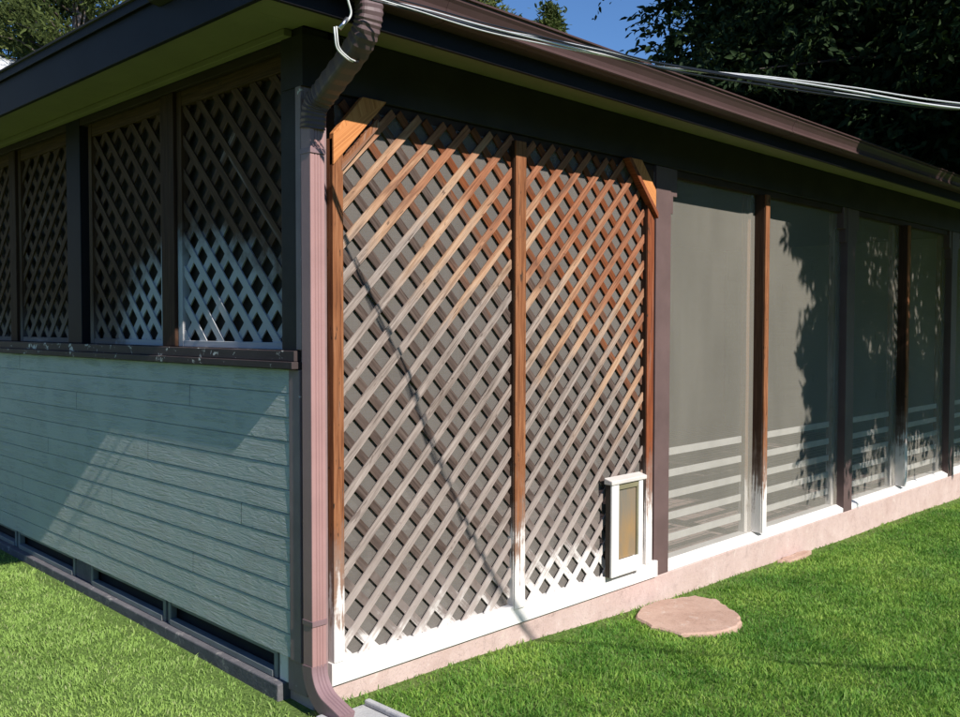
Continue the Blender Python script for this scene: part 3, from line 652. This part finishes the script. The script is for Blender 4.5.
BZ = [0, .35, .6, .8, 1.2, 1.5, 1.7, 1.95, 2.15, 2.5, 4]; BX = [4.5, 4.5, 4.65, 4.95, 4.95, 4.6, 4.75, 5.05, 4.75, 4.45, 4.35]
def sycamore():
    base = Vector((11.9, -3.0, float(gz(11.9)))); t = empty('shade_tree', base)
    tag(t, 'dark leafy shade tree overhanging the far right end of the roof', 'tree')
    C = []                                                         # cluster centres: (x,y,z,radius)
    # main crown
    while len(C) < 420:
        v = rng.normal(size=3); v /= np.linalg.norm(v); r_ = rng.random()**.4
        p = np.array([10.6, -.4, 7.4])+v*r_*np.array([5.6, 4.6, 3.9])
        C.append((*p, rng.uniform(.45, .75)))
    # boughs that droop in front of the screens (they throw the shade on them)
    for _ in range(400):
        xw = rng.uniform(4.75, 11.5); zw = rng.uniform(.2, 3.6); yy = rng.uniform(-5.6, -1.7)
        lim = .35 if xw > 5.6 else .55
        if zw < lim+.45: zw = lim+.45+rng.random()*.5
        C.append((xw+.0687*yy, yy, zw-.763*yy, rng.uniform(.28, .5)))
    for _ in range(115):
        zw = rng.uniform(.75, 3.0); xw = np.interp(zw, BZ, BX)+rng.uniform(.1, 1.1); yy = rng.uniform(-4.2, -2.0); C.append((xw+.0687*yy, yy, zw-.763*yy, rng.uniform(.2, .34)))
    for xw, zw in ((4.75, 2.42), (4.95, 2.25), (4.62, 2.55), (4.85, 2.75), (5.0, 1.55), (4.95, 1.35), (5.1, 1.7), (5.05, 1.15), (5.25, .75), (5.2, .95), (5.1, 1.9), (4.5, 2.8)):
        yy = rng.uniform(-3.2, -2.2); C.append((xw+.0687*yy, yy, zw-.763*yy, .26))
    # a long bough reaching out over the roof towards the camera
    for k, (x, y, z) in enumerate([(7.3, 2.05, 4.75), (6.8, 2.0, 4.55), (6.4, 2.0, 4.50), (6.0, 2.02, 4.38), (6.7, 1.6, 5.1), (7.2, 1.3, 5.3), (7.0, 1.2, 4.6), (6.4, 1.3, 4.2), (6.9, 1.7, 4.25), (7.4, 1.6, 4.3), (7.8, 1.6, 4.6), (7.6, 1.9, 5.1), (8.2, 2.2, 5.0), (8.3, 1.5, 4.3), (7.7, 1.0, 4.05), (6.6, .9, 4.7), (6.2, .9, 5.2), (6.9, .6, 5.3), (7.9, .5, 4.2), (7.2, .5, 3.9), (8.6, .9, 4.0)]):
        C.append((x, y, z, .40)); C.append((x+.35, y-.3, z+.25, .38))
    # inner boughs over the roof, filling the dark mass
    for _ in range(420):
        x = rng.uniform(7.2, 13.0); y = rng.uniform(-1.5, 3.6); z = rng.uniform(3.7, 7.5)
        C.append((x, y, z, rng.uniform(.4, .65)))
    for _ in range(90):
        x = rng.uniform(7.3, 13.0); y = rng.uniform(-.2, 3.2); C.append((x, y, 2.95+.32*(y+.55)+rng.uniform(.46, 1.3), .38))
    C = np.array(C)
    px = C[:, :3]
    roof = 2.95+.32*np.maximum(0, px[:, 1]+.55)+.45
    az = np.degrees(np.arctan2(px[:, 1]+3.26, px[:, 0]+2.26)); rg = np.hypot(px[:, 1]+3.26, px[:, 0]+2.26); el = (px[:, 2]-1.6)/rg
    ok = (px[:, 2] > roof) | (px[:, 1] < -1.2)
    zw = px[:, 2]+.763*px[:, 1]; xw = px[:, 0]-.0687*px[:, 1]
    ok &= ~((px[:, 1] < -.3) & (zw < .50))                        # keep the lawn in front of the curb sunny
    ok &= ~((px[:, 1] < -.3) & (xw < np.interp(zw, BZ, BX)-.05))
    ok &= (az < 29.6-0.0*el) | (px[:, 1] > 1.9)
    ok &= ~((az > 17) & (px[:, 1] < -.3) & (px[:, 2] < 3.6))
    C = C[ok]
    # limbs
    m = MB(); fork = Vector((0, 0, 2.6))
    m.tube([(0, 0, -.1), (.03, 0, 1.2), fork], [.34, .27, .24], 12)
    mains = []
    for a, b_, hh in ((-3.2, 1.2, 3.6), (-2.2, 3.2, 4.2), (.5, 3.0, 4.5), (2.6, .8, 4.2), (-.6, -1.8, 4.4), (-3.6, -.8, 2.9), (-1.2, .6, 6.2)):
        e = Vector((a, b_, hh+.6)); mid = fork.lerp(e, .5)+Vector((0, 0, .35)); m.tube([fork, mid, e], [.17, .12, .075], 8); mains.append((mid, e))
    bp = Vector(base)
    for c in C[::9]:
        q = Vector(c[:3])-bp; best = min((pp for mm in mains for pp in mm), key=lambda pp: (pp-q).length)
        if (best-q).length < 4.5: m.tube([best, best.lerp(q, .55)+Vector((0, 0, .18)), q], [.03, .018, .006], 5)
    m.build('trunk', M['bark'], t)
    P, D, Nn, L, W, Rn = [], [], [], [], [], []
    for cx, cy, cz, r_ in C:
        near = (cy > -.8 and cx < 9.5)
        nst = int(r_*44); cr_ = rng.random()
        s0 = np.array([cx, cy, cz])+unit(nst)*r_*rng.random((nst, 1))**.5*np.array([1, 1, .7])
        for s1 in s0:
            nl = rng.integers(5, 10); dr = np.array([rng.normal()*.35, rng.normal()*.35, -1.0]); dr /= np.linalg.norm(dr)
            if near: dr = np.array([rng.normal()*.8-.4, rng.normal()*.8, -.45]); dr /= np.linalg.norm(dr)
            for k in range(nl):
                p = s1+dr*k*.055
                P.append(p); d = dr+rng.normal(size=3)*.55; D.append(d); Nn.append(rng.normal(size=3)+np.array([0, -.3, 1.2]))
                l_ = rng.uniform(.065, .115)*(1.0 if cx < 7.6 else 1.5); L.append(l_); W.append(l_*.46); Rn.append(cr_*.5+rng.random()*.5)
    P = np.array(P); zz = P[:, 2]+.763*P[:, 1]; xx = P[:, 0]-.0687*P[:, 1]
    keep = ~((P[:, 1] < 0) & (zz < .16-.10*np.clip(xx-6, 0, 2)+.06*np.sin(P[:, 0]*9))) & ~((P[:, 1] < -.2) & (xx < np.interp(zz, BZ, BX)-.12+.1*np.sin(zz*21))) & (P[:, 2] > 2.98+.32*(P[:, 1]+.5))
    keep |= (P[:, 1] < -.9) & ~((zz < .16-.10*np.clip(xx-6, 0, 2)+.06*np.sin(P[:, 0]*9))) & ~(xx < np.interp(zz, BZ, BX)-.12+.1*np.sin(zz*21))
    f = lambda a: np.array(a)[keep]
    leaves_mesh('crown', f(P), f(D), f(Nn), f(L), f(W), M['leaf'], t, f(Rn), base)
    print('shade leaves', keep.sum())
sycamore()

def conifer(name, label, loc, H, rad, top, n, seed, shape='cone', group=None, mat='pine'):
    t = empty(name, loc); tag(t, label, 'tree', group)
    rg = np.random.default_rng(seed); m = MB(); m.tube([(0, 0, 0), (.05, .03, H*.5), (0, 0, H*.97)], [.24*H/12, .15*H/12, .02], 9)
    P, D, Nn, L, W, Rn = [], [], [], [], [], []
    z0 = top
    for k in range(n):
        z = z0+(H-z0)*rg.random()**(.9 if shape == 'cone' else .8); f = (z-z0)/(H-z0)
        r_ = rad*((1-f)**.8+.03) if shape == 'cone' else rad*(1-f**6)*(.55+.45*min(1, f*4))
        r_ *= rg.uniform(.55, 1.08); a = rg.random()*2*math.pi
        e = np.array([math.cos(a)*r_, math.sin(a)*r_, z+(.10*r_ if shape != 'cone' else -.18*r_)])
        if k % 3 == 0: m.tube([(0, 0, z-.15*r_), tuple(e*np.array([.6, .6, 1])), tuple(e)], [.03, .02, .006], 4)
        c0 = rg.random(); nt_ = 70 if shape == 'cone' else 150
        st_ = np.array([0, 0, z]); 
        for j in range(nt_):
            tt = rg.uniform(.45, 1.03) if shape == 'cone' else rg.uniform(.65, 1.03)
            p = st_+(e-st_)*tt+rg.normal(size=3)*np.array([.16, .16, .12])*(rad/2.2)**.5
            dd = (e-st_)/(np.linalg.norm(e-st_)+.01)+rg.normal(size=3)*.7+np.array([0, 0, .35])
            P.append(p); D.append(dd); Nn.append(rg.normal(size=3)); l_ = rg.uniform(.09, .19)*(1.1 if shape == 'cone' else 1); L.append(l_); W.append(l_*.30); Rn.append(c0*.7+rg.random()*.3)
    m.build('trunk', M['bark'], t); P = np.array(P)+np.array(loc)
    leaves_mesh('crown', P, np.array(D), np.array(Nn), np.array(L), np.array(W), M[mat], t, np.array(Rn), loc)
conifer('juniper_tree', 'tall columnar juniper rising behind the middle of the gutter', (12.6, 12.6, -.2), 15.5, 1.75, 1.5, 520, 3, 'col')
conifer('spruce_tree', 'small conifer tip showing just right of the tall juniper', (17.2, 13.2, -.2), 10.45, 1.5, 1.2, 260, 4, 'cone')
conifer('pine_tree', 'olive green pine at the top left behind the side fascia', (6.0, 16.8, .1), 16.0, 2.9, 3.0, 620, 5, 'col', 'pines behind the house')
conifer('pine_tree', 'sunlit pine nearest the left edge of the photo', (2.6, 26.0, .1), 18, 3.2, 2.6, 460, 6, 'col', 'pines behind the house')
conifer('pine_tree', 'darker pine standing behind the two nearer pines', (7.6, 24.5, .1), 19, 3.4, 3.0, 420, 8, 'cone', 'pines behind the house')

def sky_blocker(label, p0, p1, H, D, seed):  # leafy rows added out of view to cut the sky light
    p0, p1 = np.array(p0, float), np.array(p1, float); L = np.linalg.norm(p1-p0); d = (p1-p0)/L; nrm = np.array([-d[1], d[0]]); z0 = float(gz(p0[0]))
    t = empty('sky_blocker', (p0[0], p0[1], z0)); tag(t, label, 'sky_blocker'); rg = np.random.default_rng(seed); n = int(L*H*260)
    u = rg.random(n)*L; v = rg.choice([-1, 1], n)*(D/2)*(1-.25*rg.random(n)); top = rg.random(n) < .2; hh = H*(.93+.10*np.sin(u*1.7+seed)+.05*np.sin(u*4.3)); z = rg.random(n)*hh; z[top] = hh[top]; v[top] = (rg.random(top.sum())-.5)*D
    P = np.stack([p0[0]+d[0]*u+nrm[0]*v, p0[1]+d[1]*u+nrm[1]*v, z0+z], 1)+rg.normal(size=(n, 3))*.12; l_ = rg.uniform(.10, .2, n)
    leaves_mesh('foliage', P, unit(n), unit(n)+np.array([0, 0, .8]), l_, l_*.6, M['leaf'], t, rg.random(n), (p0[0], p0[1], z0))
    m = MB(); k = 0
    while k < L: m.tube([(*(d*k), -.1), (*(d*k+rg.normal(size=2)*.1), H*.5), (*(d*k), H*.9)], [.09, .07, .03], 6); k += .8
    m.build('stems', M['bark'], t)
    M2 = MB(); a = math.atan2(d[1], d[0]); M2.box(0, L, -D*.3, D*.3, .0, H*.86, Matrix.Rotation(a, 4, 'Z')); M2.build('blocker_core', M['leaf'], t)
sky_blocker('added unseen leaf row opposite the screens, cuts sky light', (-11.5, -12.8), (10.5, -14.2), 5.2, 1.6, 31)
sky_blocker('added unseen low leaf row facing the siding, cuts sky light', (-12.5, -11.5), (-12.0, 10), 2.6, 1.4, 32)

# ------------------------------------------------------------------ neighbour's house far left
nb = empty('neighbour_house', (4.04, 14.67, 0)); tag(nb, 'neighbouring house with a white sheet roof just showing at the left edge', 'house')
MB().box(-8, -.4, -1.6, 5, 0, 4.9).build('wall', M['stucco'], nb)
rr = MB(); rr.prism([(-2.2, 5.0), (2.0, 6.98), (6.2, 5.0), (6.2, 4.92), (2.0, 6.90), (-2.2, 4.92)], 0, -8.6, .66)
for k in range(12): rr.box(-8.0+k*.75, -7.96+k*.75, -.0, 4.60, -.0, .03, Matrix.Translation((0, -2.2, 5.0)) @ Matrix.Rotation(math.atan2(1.98, 4.2), 4, 'X'))
rr.build('roof', M['metalroof'], nb)
MB().box(-3.2, -2.0, -1.63, -1.602, 2.4, 3.7).build('window', M['dark'], nb)

# ------------------------------------------------------------------ grass
def point_in(poly, X, Y):
    ins = np.zeros(len(X), bool); n = len(poly); j = n-1
    for i in range(n):
        xi, yi = poly[i]; xj, yj = poly[j]
        c = ((yi > Y) != (yj > Y)) & (X < (xj-xi)*(Y-yi)/(yj-yi+1e-12)+xi); ins ^= c; j = i
    return ins
def vnoise(X, Y, s, seed):
    rg = np.random.default_rng(seed); G = rg.random((256, 256)); x = X*s+100; y = Y*s+100; xi = np.floor(x).astype(int); yi = np.floor(y).astype(int); fx = x-xi; fy = y-yi
    fx = fx*fx*(3-2*fx); fy = fy*fy*(3-2*fy); g = lambda a, b: G[a % 256, b % 256]
    return (g(xi, yi)*(1-fx)+g(xi+1, yi)*fx)*(1-fy)+(g(xi, yi+1)*(1-fx)+g(xi+1, yi+1)*fx)*fy
def grass():
    n = 1750000
    X = rng.uniform(-4.2, 11, n); Y = rng.uniform(-3.9, 6.5, n); dx = X-CAMLOC.x; dy = Y-CAMLOC.y; r_ = np.hypot(dx, dy); az = np.degrees(np.arctan2(dy, dx))
    keep = (r_ > 2.3) & (az > 4) & (az < 100)
    keep &= ~((X > -.062) & (Y > -.040)); keep &= ~((X > -.08) & (X < .21) & (Y > -.71) & (Y < -.16)) 
    dens = np.clip(1.15-r_/13, .28, 1.0); keep &= rng.random(n) < dens
    for s_ in STONES: keep &= ~point_in(s_, X, Y)
    bare = vnoise(X, Y, 2.6, 3)*.6+vnoise(X, Y, 7, 4)*.4
    keep &= ~((np.where(X > -.03, -.04-Y, -.062-X) < .05+.10*vnoise(X, Y, 6, 9)) & (rng.random(n) < .45))                # thin, bare fringe along the curb and foundation
    edge = np.where(X > -.03, -.040-Y, -.062-X); edge = np.where((X > -.03), edge, np.minimum(edge+0, 9))
    keep &= ~((edge < .09) & (rng.random(n) < .55-.3*(bare > .55))); keep &= rng.random(n) > (bare < .30)*.15
    X, Y = X[keep], Y[keep]; n = len(X); print('blades', n)
    t1 = vnoise(X, Y, 3.3, 11); t2 = vnoise(X, Y, 9, 12); t3 = vnoise(X, Y, 1.1, 13)
    H = (.020+.017*rng.random(n))*(.62+.75*t2)*(.8+.4*t1)
    left = X < -.0; H *= np.where(left, .60, .74)
    far = np.hypot(X-CAMLOC.x, Y-CAMLOC.y); Wd = (.0021+.0013*rng.random(n))*(.75+far*.085)
    a = rng.random(n)*2*np.pi; lean = rng.uniform(.3, 1.25, n)*H
    la = vnoise(X, Y, 5, 21)*9+rng.normal(size=n)*1.4; LX = np.cos(la)*lean; LY = np.sin(la)*lean
    Z = gz(X, np.clip(Y, -20, 4)); B = np.stack([X, Y, Z-.004], 1); S = np.stack([np.cos(a)*Wd, np.sin(a)*Wd, 0*a], 1)
    Mid = B+np.stack([LX*.35, LY*.35, H*.62+.004], 1); T = B+np.stack([LX, LY, H+.004], 1)
    V = np.stack([B-S, B+S, Mid+S*.75, Mid-S*.75, T], 1).reshape(-1, 3)
    me = bpy.data.meshes.new('lawn_grass'); me.vertices.add(n*5); me.vertices.foreach_set('co', V.astype(np.float32).ravel())
    idx = (np.arange(n)[:, None]*5+np.array([0, 1, 2, 3, 3, 2, 4])[None]).astype(np.int32).ravel(); me.loops.add(len(idx)); me.loops.foreach_set('vertex_index', idx)
    me.polygons.add(n*2); st_ = (np.arange(n)[:, None]*7+np.array([0, 4])[None]).astype(np.int32).ravel(); me.polygons.foreach_set('loop_start', st_); me.polygons.foreach_set('loop_total', np.tile([4, 3], n).astype(np.int32))
    me.update(calc_edges=True)
    at = me.attributes.new('rnd', 'FLOAT_VECTOR', 'FACE'); ed = np.where(X > -.03, -.04-Y, -.062-X); dry = np.clip((t3-.4)*.8+(rng.random(n) < .08+.35*np.clip(1-ed/.16, 0, 1)*(t2 > .4))*.9, 0, 1)
    rr = np.repeat(np.stack([rng.random(n), dry, t1], 1), 2, axis=0).astype(np.float32); at.data.foreach_set('vector', rr.ravel())
    t = NT('grass_blades'); r = t.rnd(); P = t.pos(); px, py, pz = t.xyz(P)
    big = t.noise(P, 1.3, 4, .6)
    big = t.smooth(big, .32, .68); f = t.math('ADD', t.math('MULTIPLY', r[0], .45), t.math('MULTIPLY', big, .5))
    c = t.ramp(f, [(.12, (.045, .155, .024)), (.5, (.165, .335, .052)), (.85, (.36, .51, .10))])
    dryf = t.math('MULTIPLY', t.smooth(r[1], .25, .85), t.math('ADD', .22, t.math('MULTIPLY', t.smooth(px, .2, -.6), .45)))
    c = t.mix(t.math('MULTIPLY', t.smooth(px, .2, -.2), .62), c, (.44, .60, .17)); c = t.mix(dryf, c, (.58, .60, .32))
    d = t.n('ShaderNodeBsdfPrincipled'); t.l(c, d.inputs['Base Color']); d.inputs['Roughness'].default_value = .6; d.inputs['Specular IOR Level'].default_value = .2
    tl = t.n('ShaderNodeBsdfTranslucent'); t.l(t.mix(.5, c, (.24, .44, .08)), tl.inputs[0]); mx = t.n('ShaderNodeMixShader'); mx.inputs[0].default_value = .42
    t.l(d.outputs[0], mx.inputs[1]); t.l(tl.outputs[0], mx.inputs[2]); t.l(mx.outputs[0], t.out.inputs[0]); me.materials.append(t.m)
    o = bpy.data.objects.new('grass', me); COL.objects.link(o); tag(o, 'short green lawn grass around the porch', 'grass', kind='stuff')
grass()
